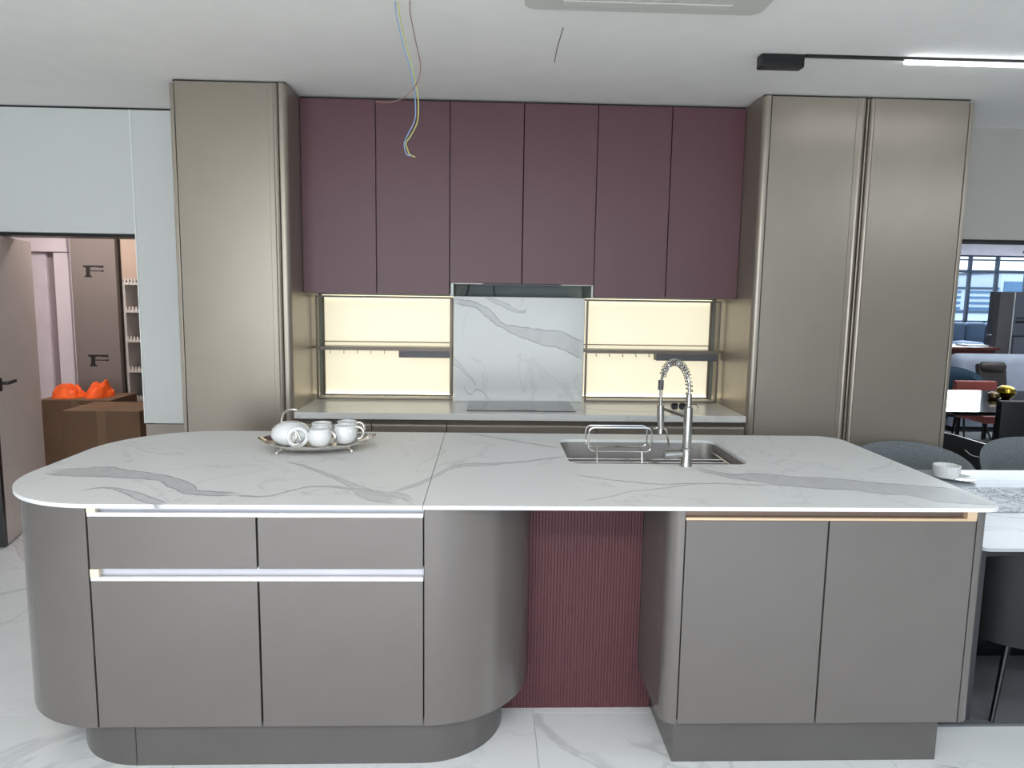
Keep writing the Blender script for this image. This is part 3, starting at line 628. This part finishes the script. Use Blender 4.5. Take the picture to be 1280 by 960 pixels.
tag(MB().tube(spl([(-.350, Y + .006, ZC), (-.340, Y + .006, 2.60), (-.316, Y + .006, 2.50), (-.290, Y + .006, 2.40), (-.276, Y + .006, 2.33), (-.274, Y + .006, 2.27), (-.280, Y + .006, 2.225), (-.303, Y + .006, 2.18), (-.322, Y + .006, 2.152), (-.316, Y + .006, 2.13), (-.308, Y + .006, 2.110), (-.286, Y + .004, 2.100)]), .0022, 6).build('wire', M_yg, None, True), 'yellow-green electrical wire hanging beside the blue one', 'wire', 'ceiling wires')
tag(MB().tube(spl([(-.304, Y - .01, ZC), (-.302, Y - .01, 2.62), (-.284, Y - .01, 2.53), (-.266, Y - .01, 2.45), (-.268, Y - .01, 2.40), (-.290, Y - .01, 2.35), (-.330, Y - .01, 2.315), (-.385, Y - .01, 2.297), (-.437, Y - .01, 2.300)]), .0021, 6).build('wire', M_brown, None, True), 'brown electrical wire from the ceiling, its end curling off to the left', 'wire', 'ceiling wires')

# ------------------------------------------------------------------ open door leaf
d1, d0 = Vector((-2.915, 4.27, 0)), Vector((-3.105, 5.02, 0)); L = (d1 - d0).length; ang = math.atan2(d1.y - d0.y, d1.x - d0.x)
dl = empty('door_leaf', (0, 0, 0), 'open grey laminate door leaf with black edge and lever at the left border', 'door')
MB().box(0, L - .04, -.04, 0, .008, 1.886, .002).build('leaf', M_door, dl)
MB().box(L - .0395, L, -.042, .002, .008, 1.886).build('edge_trim', M_black, dl)
hd = MB().box(L - .115, L - .07, .0005, .008, .95, 1.03, .003).build('lock_plate', M_black, dl)
MB().tube([(L - .09, .006, 1.0), (L - .09, .045, 1.0)], .009, 12).box(L - .21, L - .08, .038, .054, .990, 1.010, .004).build('lever', M_black, hd)
dl.location = d0; dl.rotation_euler = (0, 0, ang)

# ------------------------------------------------------------------ storeroom things
b = empty('wrapped_board', (-3.32, 6.2, 0), 'tall grey-brown board printed with two large dark letters F', 'board')
MB().box(-3.50, -3.13, 6.17, 6.22, 0, 2.30, .004).build('board_sheet', M_board, b)
def Fshape(x, z, w_, h_):
    X = lambda a_: x + a_ * w_; Zz = lambda a_: z + a_ * h_
    return [(X(0), Zz(1)), (X(1), Zz(1)), (X(.97), Zz(.80)), (X(.55), Zz(.86)), (X(.36), Zz(.84)), (X(.33), Zz(.58)), (X(.86), Zz(.58)), (X(.98), Zz(.64)), (X(.98), Zz(.44)), (X(.86), Zz(.50)), (X(.33), Zz(.50)),
            (X(.32), Zz(.22)), (X(.44), Zz(0)), (X(.03), Zz(0)), (X(.13), Zz(.22)), (X(.13), Zz(.80)), (X(0), Zz(.86))]
for z in (1.668, .915): MB().prismY(Fshape(-3.400, z, .172, .098), 6.1685, 6.1699).build('printed_letter', M_print, b)
wfz = empty('white_door_frame', (-3.72, 6.5, 0), 'pinkish white framed tall door standing at the storeroom back', 'door')
MB().box(-3.655, -3.53, 6.43, 6.47, 0, 2.2, .004).build('architrave', M_frame, wfz)
MB().box(-3.790, -3.665, 6.42, 6.47, 0, 1.88, .006).build('jamb', M_frame, wfz)
MB().box(-4.4, -3.665, 6.41, 6.47, 1.885, 2.05, .004).build('head_rail', M_frame, wfz)
MB().box(-3.870, -3.7905, 6.48, 6.50, 0, 1.88).build('reveal', mat('grey_mauve_reveal', (150, 136, 140), .7), wfz)
MB().box(-4.4, -3.8705, 6.45, 6.49, 0, 1.88, .004).build('door_panel', M_curt, wfz)
r_ = empty('steel_shelf_rack', (-2.85, 6.4, 0), 'white steel shelf rack with toothed price rails behind the board', 'shelf')
MB().box(-3.11, -2.45, 6.55, 6.57, 0, 1.64).build('back_sheet', M_rackd, r_)
for xa in (-3.118, -2.47): MB().box(xa, xa + .02, 6.24, 6.56, 0, 1.64).build('upright', M_rack, r_)
for z in (.10, .36, .61, .86, 1.12, 1.375, 1.61):
    sh = MB().box(-3.097, -2.471, 6.22, 6.549, z, z + .022).build('shelf_board', M_rack, r_)
    mb = MB()
    for i in range(22): mb.box(-3.09 + i * .028, -3.076 + i * .028, 6.214, 6.2195, z + .0, z + .05)
    mb.build('price_rail', M_rack, sh)
tag(MB().box(-3.11, -2.45, 6.22, 6.57, 1.645, 2.25, .003).build('storage_cupboard', M_beige), 'beige cupboard box above the white shelf rack', 'cabinet')
for z, xx, c_, lb in ((.36 + .0225, -3.05, M_leather, 'dark bag lying on the lower rack shelf'),):
    tag(MB().lathe([(0, 0), (.10, 0), (.13, .05), (.10, .12), (0, .15)], (-2.88, 6.38, .6325), 18, 1, .7).build('bag', c_, None, True), 'dark rounded bag on the white shelf rack', 'bag')
def carton(lab, x0, x1, y0, y1, z0, z1, open_=False):
    t = empty('cardboard_box', ((x0 + x1) / 2, (y0 + y1) / 2, z0), lab, 'box', 'storeroom cartons')
    if open_:
        MB().box(x0, x1, y0, y0 + .006, z0, z1).box(x0, x1, y1 - .006, y1, z0, z1).box(x0, x0 + .006, y0 + .006, y1 - .006, z0, z1).box(x1 - .006, x1, y0 + .006, y1 - .006, z0, z1).box(x0, x1, y0, y1, z0, z0 + .006).build('box_body', M_carton, t)
        o_ = MB().box(x0 + .004, x1 - .004, y0 - .12, y0 - .002, z1 - .012, z1 - .006).build('flap', M_carton, t)
    else:
        MB().box(x0, x1, y0, y1, z0, z1, .004).build('box_body', M_carton, t)
        MB().box(x0 - .001, x1 + .001, (y0 + y1) / 2 - .03, (y0 + y1) / 2 + .03, z1, z1 + .001).box((x0 + x1) / 2 - .03, (x0 + x1) / 2 + .03, y0 - .001, y0, z0 + .08, z1 + .001).build('tape', M_tape, t)
    return t
carton('large closed brown carton nearest the doorway in the storeroom', -3.05, -2.50, 5.15, 5.60, 0, .70)
carton('brown carton behind the large one, with orange fabric on top', -3.50, -2.95, 5.63, 6.05, 0, .705, False)
def cloth(x0, x1, y0, y1, z, h_):
    def f_(u_, v_):
        a_ = 2 * PI * u_; r0 = v_; x = (x0 + x1) / 2 + (x1 - x0) / 2 * r0 * math.cos(a_) * (1 + .08 * math.sin(5 * a_)); y = (y0 + y1) / 2 + (y1 - y0) / 2 * r0 * math.sin(a_)
        zz = z + h_ * (1 - r0 ** 3) * (.75 + .25 * math.sin(9 * x * 4 + 7 * r0) * math.cos(23 * y)) + .022 * math.sin(a_ * 7 + r0 * 11) * math.cos(a_ * 3 + 5 * r0) * (r0 < .95) * r0
        return (x, y, max(z + .001, zz))
    return MB().grid(f_, 40, 14, True)
tag(cloth(-3.475, -3.235, 5.66, 5.90, .7065, .12).build('orange_cloth', M_orange, None, True), 'crumpled bright orange fabric bundle, left of two on the carton', 'cloth', 'orange bundles on the cartons')
tag(cloth(-3.225, -3.045, 5.68, 5.98, .7065, .15).build('orange_cloth', mat('orange_fabric_darker', (248, 92, 20), .7, var=.2, scale=14), None, True), 'crumpled orange fabric bundle with pale streaks, right of two on the carton', 'cloth', 'orange bundles on the cartons')

# ------------------------------------------------------------------ marble dining table beside the island
tag(MB().prism(rrect(1.58, 4.1, 2.418, 4.6, .01, 3), .0005, .010).build('floor_mat', M_mat), 'charcoal mat on the floor under the dining table', 'mat')
V_dt = [([(1.7, 2.45), (1.9, 2.52), (2.2, 2.40), (2.6, 2.5)], [(1.7, 2.40), (1.9, 2.48), (2.2, 2.37), (2.6, 2.46)], .5), ([(1.9, 2.72), (2.15, 2.62), (2.5, 2.6)], None, .6), ([(2.0, 3.3), (2.4, 3.2), (2.8, 3.25)], [(2.0, 3.2), (2.4, 3.12), (2.8, 3.2)], .5)]
dt = empty('dining_table', (2.6, 2.85, 0), 'dining table with white veined stone top attached beside the island', 'table')
o = MB().prism(rrect(1.703, 3.55, 2.288, 3.40, .035, 6), .728, .740).build('table_top', M_wall, dt); Wp = WP[o.name]
o.data.materials.clear(); o.data.materials.append(marble('dining_table_stone', (166, 172, 178), (96, 102, 110), V_dt, (0, 1), rough=.16, cloud=.1, W=Wp))
MB().box(1.80, 3.45, 2.42, 3.30, .690, .7275).build('apron', M_bkmetal, dt)
MB().box(1.812, 1.836, 2.445, 2.47, .0105, .689).build('leg', mat('dark_leg_metal', (60, 60, 64), .4, metal=.4), dt)
MB().box(1.812, 1.836, 3.25, 3.275, .0105, .689).build('leg', M_greybox, dt)
MB().box(2.03, 2.95, 2.92, 3.00, .0105, .689, .004).build('pedestal', M_bkgloss, dt)
o = MB().prism(rrect(1.90, 2.95, 2.70, 3.06, .01, 3), .7405, .7435).build('table_runner', M_wall); Wp = WP[o.name]
rm = marble('runner_print', (214, 220, 228), (84, 90, 104), [], (0, 1), rough=.45, cloud=.02, hairk=11, hairs=1.7, W=Wp)
for nd in rm.node_tree.nodes:
    if nd.type == 'TEX_NOISE' and abs(nd.inputs['Scale'].default_value - 1.6) < .01: nd.inputs['Scale'].default_value = 13; nd.inputs['Distortion'].default_value = 2.2; nd.inputs['Detail'].default_value = 2
o.data.materials.clear(); o.data.materials.append(rm); tag(o, 'white runner with grey streak pattern lying on the dining table', 'table runner')
sx, sy = 2.215, 3.225
c = empty('saucer', (sx, sy, .7405), 'white saucer under the cup on the dining table', 'saucer')
MB().lathe([(0, 0), (.04, 0), (.075, .009), (.078, .012), (.074, .012), (.04, .004), (0, .004)], (sx + .02, sy - .01, .7403), 30).build('plate', M_ceram, c, True)
c = empty('cup', (sx - .03, sy, .745), 'white fluted cup standing on its saucer on the dining table', 'cup')
prof = [(0, 0), (.038, 0), (.052, .008), (.057, .024), (.058, .062), (.0555, .062), (.053, .03), (.03, .008), (0, .006)]
mb = MB(); n = 48; rings = []
for r, zz in prof: rings.append([mb.bm.verts.new((sx - .03 + r * (1 + .02 * math.cos(24 * 2 * PI * q / n)) * math.cos(2 * PI * q / n), sy + r * (1 + .02 * math.cos(24 * 2 * PI * q / n)) * math.sin(2 * PI * q / n), .7447 + zz)) for q in range(n)])
for A, B in zip(rings, rings[1:]):
    for q in range(n): mb.bm.faces.new((A[q], A[(q + 1) % n], B[(q + 1) % n], B[q]))
mb.build('bowl', M_ceram, c, True)

def tub_chair(name, lab, loc, rz, m, legm, w=.56, dp=.52, zt=.77, zs=.46, shell0=.30, grp=None, cat='chair', thick=.045):
    """seat faces local -Y; curved shell behind (+Y)"""
    t = empty(name, (0, 0, 0), lab, cat, grp)
    def sh(u_, v_):
        v = v_ * 2
        inn = v > 1; q = v if v <= 1 else 2 - v
        a_ = math.radians(-28 + 236 * u_); d_ = 0 if not inn else thick
        prof_ = min(1, max(0, math.sin(math.radians(max(0, min(180, -28 + 236 * u_)))))) ** .42
        top = zs + .10 + (zt - zs - .10) * prof_
        rx, ry = w / 2 - d_, dp / 2 - d_; fl_ = 1 - .10 * (1 - q)
        return (rx * math.cos(a_) * fl_, ry * math.sin(a_) * fl_, shell0 + (top - shell0) * q + (.012 * math.sin(PI * q)))
    mb = MB(); mb.grid(sh, 40, 17); mb.build('backrest_shell', m, t, True)
    MB().prism([(x, y) for x, y in arc(0, -.02, w / 2 - thick - .015, 0, 360, 35)[:-1]], shell0 + .02, zs, ).build('seat_cushion', m, t, True)
    for sx_ in (-1, 1):
        for sy_ in (-1, 1): MB().tube([(sx_ * w * .24, sy_ * dp * .24, shell0 + .025), (sx_ * w * .42, sy_ * dp * .42, .0)], [.013, .009], 10).build('leg', legm, t, True)
    t.location = loc; t.rotation_euler = (0, 0, rz); return t
tub_chair('dining_chair', 'grey woven tub chair behind the dining table, near the tall cabinet', (2.32, 3.655, .0105), 0, M_gfab, M_bkmetal, w=.70, dp=.48, zt=.775, grp='grey chairs behind the dining table')
tub_chair('dining_chair', 'grey woven tub chair behind the dining table, cut by the right photo border', (3.06, 3.655, .0105), 0, M_gfab, M_bkmetal, w=.74, dp=.48, zt=.805, grp='grey chairs behind the dining table')
tub_chair('dining_chair', 'black leather tub chair pushed under the near side of the dining table', (2.13, 2.61, .0105), PI, M_leather, M_bkmetal, w=.52, dp=.42, zt=.66, zs=.40, shell0=.28)

# ------------------------------------------------------------------ black chair with chrome handle, between table and lounge
k = empty('handled_chair', (3.05, 4.35, 0), 'black leather chair with a chrome handle on its back, beside the tall cabinet', 'chair')
bm_ = MB(); bm_.prismY([(2.72, .50), (3.26, .50), (3.24, .655), (3.18, .672), (2.94, .738), (2.78, .77), (2.72, .76)], 4.32, 4.40); bm_.build('backrest', M_leather, k)
MB().tube([(2.78, 4.318, .774), (2.94, 4.318, .742), (3.18, 4.318, .675)], .005, 8).build('piping', M_chrome, k, True)
MB().box(2.74, 3.24, 4.41, 4.85, .40, .49, .02).build('seat', M_leather, k, True)
for x in (2.78, 3.20):
    for y in (4.38, 4.80): MB().box(x - .015, x + .015, y - .015, y + .015, 0, .42).build('leg', M_bkmetal, k)
MB().tube(spl([(3.02, 4.319, .650), (3.025, 4.295, .640), (3.05, 4.285, .618), (3.09, 4.283, .608), (3.135, 4.285, .603), (3.155, 4.295, .618), (3.16, 4.319, .632)]), .006, 8).build('chrome_handle', M_chrome, k, True)

# black chair back at the right border
k = empty('high_back_chair', (4.02, 5.0, 0), 'tall black chair seen from behind at the right photo border', 'chair')
MB().box(3.74, 4.26, 4.98, 5.05, .42, .862, .02).build('backrest', M_leather, k, True)
MB().box(3.76, 4.24, 5.06, 5.50, .40, .48, .02).build('seat', M_leather, k, True)
for x in (3.78, 4.22):
    for y in (5.02, 5.45): MB().box(x - .015, x + .015, y - .015, y + .015, 0, .425).build('leg', M_bkmetal, k)

# dark glass table
k = empty('glossy_table', (4.5, 6.0, 0), 'glossy black dining table reflecting the windows beyond the opening', 'table')
MB().box(3.05, 6.1, 5.25, 6.55, .715, .740, .004).build('table_top', M_bkgloss, k)
MB().box(3.2, 5.9, 5.40, 6.40, .685, .7145).build('apron', M_bkmetal, k)
for x in (3.35, 5.7): MB().box(x, x + .12, 5.6, 6.2, 0, .6195).build('leg', M_bkmetal, k)
k = empty('gold_bowl', (4.53, 6.0, .7405), 'round gold bowl on the glossy black table', 'bowl')
MB().lathe([(0, 0), (.03, 0), (.058, .020), (.075, .055), (.066, .090), (.035, .112), (0, .118)], (4.53, 6.0, .7405), 24).build('bowl_body', M_gold2, k, True)
MB().lathe([(.0752, .050), (.079, .056), (.0742, .062)], (4.53, 6.0, .7405), 24).build('rim_band', M_gold2, k, True)
tag(MB().lathe([(0, 0), (.03, 0), (.048, .02), (.045, .05), (.02, .062), (0, .064)], (4.40, 5.97, .7405), 20).build('small_bowl', mat('bronze_bowl', (120, 100, 70), .3, metal=.8)), 'small dull bronze bowl left of the gold bowl', 'bowl')
k = empty('red_leather_chair', (5.05, 6.9, 0), 'red-brown leather chair behind the glossy black table', 'chair')
MB().box(4.83, 5.27, 7.10, 7.17, .46, .765, .02).build('backrest', M_redle, k, True)
MB().box(4.81, 5.29, 6.62, 7.09, .40, .48, .025).build('seat', M_redle, k, True)
for x in (4.85, 5.25):
    for y in (6.66, 7.05): MB().box(x - .015, x + .015, y - .015, y + .015, 0, .41).build('leg', M_bkmetal, k)
tub_chair('armchair', 'teal blue rounded armchair behind the glossy table', (5.28, 7.66, 0), 0, M_teal, M_bkmetal, w=.60, dp=.6, zt=.84, zs=.45)
k = empty('lounge_chair', (5.88, 7.9, 0), 'dark brown leather lounge chair with a rounded headrest roll', 'chair')
mb = MB().box(-.17, .17, -.04, .04, .0, .50, .03); o = mb.build('backrest', M_brnle, k, True, at=(0, 0, 0)); o.parent = k; o.location = (-.02, .05, .38); o.rotation_euler = (math.radians(-12), 0, 0); 
o = MB().tube([(-.15, 0, 0), (-.12, 0, 0), (.12, 0, 0), (.15, 0, 0)], [.035, .06, .06, .035], 14).build('headrest', M_brnle, k, True, at=(0, 0, 0)); o.location = (-.02, .12, .83)
MB().box(5.69, 6.05, 7.47, 7.93, .36, .47, .03).build('seat', M_brnle, k, True)
MB().tube([(5.87, 7.7, .0), (5.87, 7.7, .36)], .02, 12).lathe([(0, .0), (.2, 0), (.2, .012), (.02, .03), (0, .03)], (5.87, 7.7, 0)).build('pedestal', M_bkmetal, k, True)

def sofa(lab, x0, x1, y0, y1, zt, m, grp):
    t = empty('sofa', ((x0 + x1) / 2, (y0 + y1) / 2, 0), lab, 'sofa', grp)
    MB().box(x0, x1, y0, y1, .06, .42, .05, 3).build('seat', m, t, True)
    MB().box(x0, x1, y0 - .02, y0 + .24, .30, zt, .10, 4).build('backrest', m, t, True)
    for x in (x0 + .08, x1 - .08):
        for y in (y0 + .08, y1 - .08): MB().box(x - .02, x + .02, y - .02, y + .02, 0, .062).build('leg', M_bkmetal, t)
sofa('pale grey rounded sofa nearest the brown lounge chair', 5.62, 7.6, 8.3, 9.2, .95, M_lgfab, 'pale sofas')
sofa('pale grey sofa section hidden partly by the tall cabinet', 4.6, 5.60, 8.35, 9.2, .90, M_lgfab, 'pale sofas')
sofa('blue-grey sofa farther back toward the window', 5.2, 6.20, 9.3, 10.0, .99, mat('mint_grey_fabric', (140, 156, 170), .9), 'pale sofas')
k = empty('side_table', (6.55, 9.75, 0), 'red-brown wooden table in front of the blue banquette', 'table')
MB().box(6.22, 6.93, 9.35, 10.1, .93, .965, .004).build('table_top', M_redwood, k)
MB().box(6.30, 6.88, 9.4, 10.05, 0, .929).build('base', M_redwood, k)
tag(MB().box(6.60, 6.90, 9.55, 9.8, .9655, .985).build('paper_tray', mat('white_papers', (230, 236, 240), .5)), 'white papers on the red-brown table', 'papers')
k = empty('banquette', (8.0, 11.6, 0), 'slate blue channelled banquette under the far window', 'sofa')
for i in range(9):
    x = 6.62 + i * .34; MB().box(x + .004, x + .336, 11.60, 11.78, .45, 1.235, .05, 3).build('back_channel', M_bluefab, k, True)
MB().box(6.62, 9.68, 11.05, 11.58, .12, .82, .06, 3).build('seat', M_bluefab, k, True)
MB().box(6.7, 9.6, 11.1, 11.7, 0, .119).build('base', M_bkmetal, k)
for i in range(3):
    x = 6.95 + i * .78; tag(MB().lathe([(0, 0), (.30, .0), (.36, .05), (.30, .10), (0, .13)], (x, 11.3, .821), 24, 1, .6).build('cushion', mat('cushion_fabric', (128, 146, 172), .9), None, True), ('blue-grey seat cushion at the left end of the banquette', 'blue-grey seat cushion in the middle of the banquette', 'blue-grey seat cushion at the right end of the banquette')[i], 'cushion', 'banquette seat cushions')
k = empty('display_cabinet', (7.06, 9.62, 0), 'tall dark grey display cabinet in front of the lounge window', 'cabinet')
MB().box(6.96, 7.155, 9.5, 9.60, .0, 1.71, .004).build('body', mat('dark_taupe_panel', (92, 90, 94), .5), k)
MB().box(7.157, 7.165, 9.49, 9.60, .0, 1.71).build('edge_strip', M_panedge, k)
k = empty('display_cabinet', (7.5, 9.6, 0), 'grey display cabinet with open shelf at the right border', 'cabinet')
MB().box(7.17, 8.0, 9.56, 10.0, 1.12, 1.72, .003).build('upper_body', M_gcab, k)
MB().box(7.17, 8.0, 9.45, 10.0, .0, 1.105, .003).build('lower_body', M_gcab, k)
MB().box(7.25, 7.9, 9.54, 9.558, 1.30, 1.32).box(7.25, 7.9, 9.54, 9.558, 1.36, 1.368).build('shelf', M_black, k)
MB().box(7.18, 7.99, 9.445, 9.449, .84, .85).build('drawer_gap', M_black, k)
k = empty('pendant_lamp', (8.95, 10.6, ZC), 'dark slim pendant lamp hanging before the far window', 'lamp')
MB().tube([(8.05, 10.5, ZC), (8.05, 10.5, 2.34)], .004, 6).build('cord', M_black, k)
MB().box(7.98, 8.6, 10.48, 10.52, 2.30, 2.34).build('shade', M_mull, k)

# houses beyond the window
def house(lab, x0, x1, y0, y1, zl, z1, rows, cols, grp='buildings beyond the window'):
    z0 = -4
    t = empty('building', ((x0 + x1) / 2, (y0 + y1) / 2, z0), lab, 'building', grp)
    MB().box(x0, x1, y0, y1, z0, z1).build('wall', M_bldg, t)
    MB().box(x0 - .1, x1 + .1, y0 - .1, y1, z1 + .001, z1 + .15).build('roof', M_mull, t)
    dz = (z1 - 1.2 - max(z0, -1)) / rows if rows else 0
    for r in range(rows):
        for c_ in range(cols):
            xa = x0 + (x1 - x0) * (c_ + .08) / cols; xb = x0 + (x1 - x0) * (c_ + .92) / cols; za = z1 - (r + .75) * (z1 - zl) / rows; zb_ = z1 - (r + .3) * (z1 - zl) / rows
            MB().box(xa, xb, y0 - .06, y0 - .005, za, zb_).build('window', M_bldgw, t)
house('wide white apartment block with rows of blue windows', 31.5, 36.3, 50, 58, .9, 2.45, 4, 2)
house('low white building in front of the apartment block', 29.5, 36.8, 44, 49, -4, .85, 1, 3)
house('white corner building higher than the block beside it', 36.6, 41.5, 50, 58, -4, 3.6, 4, 2)
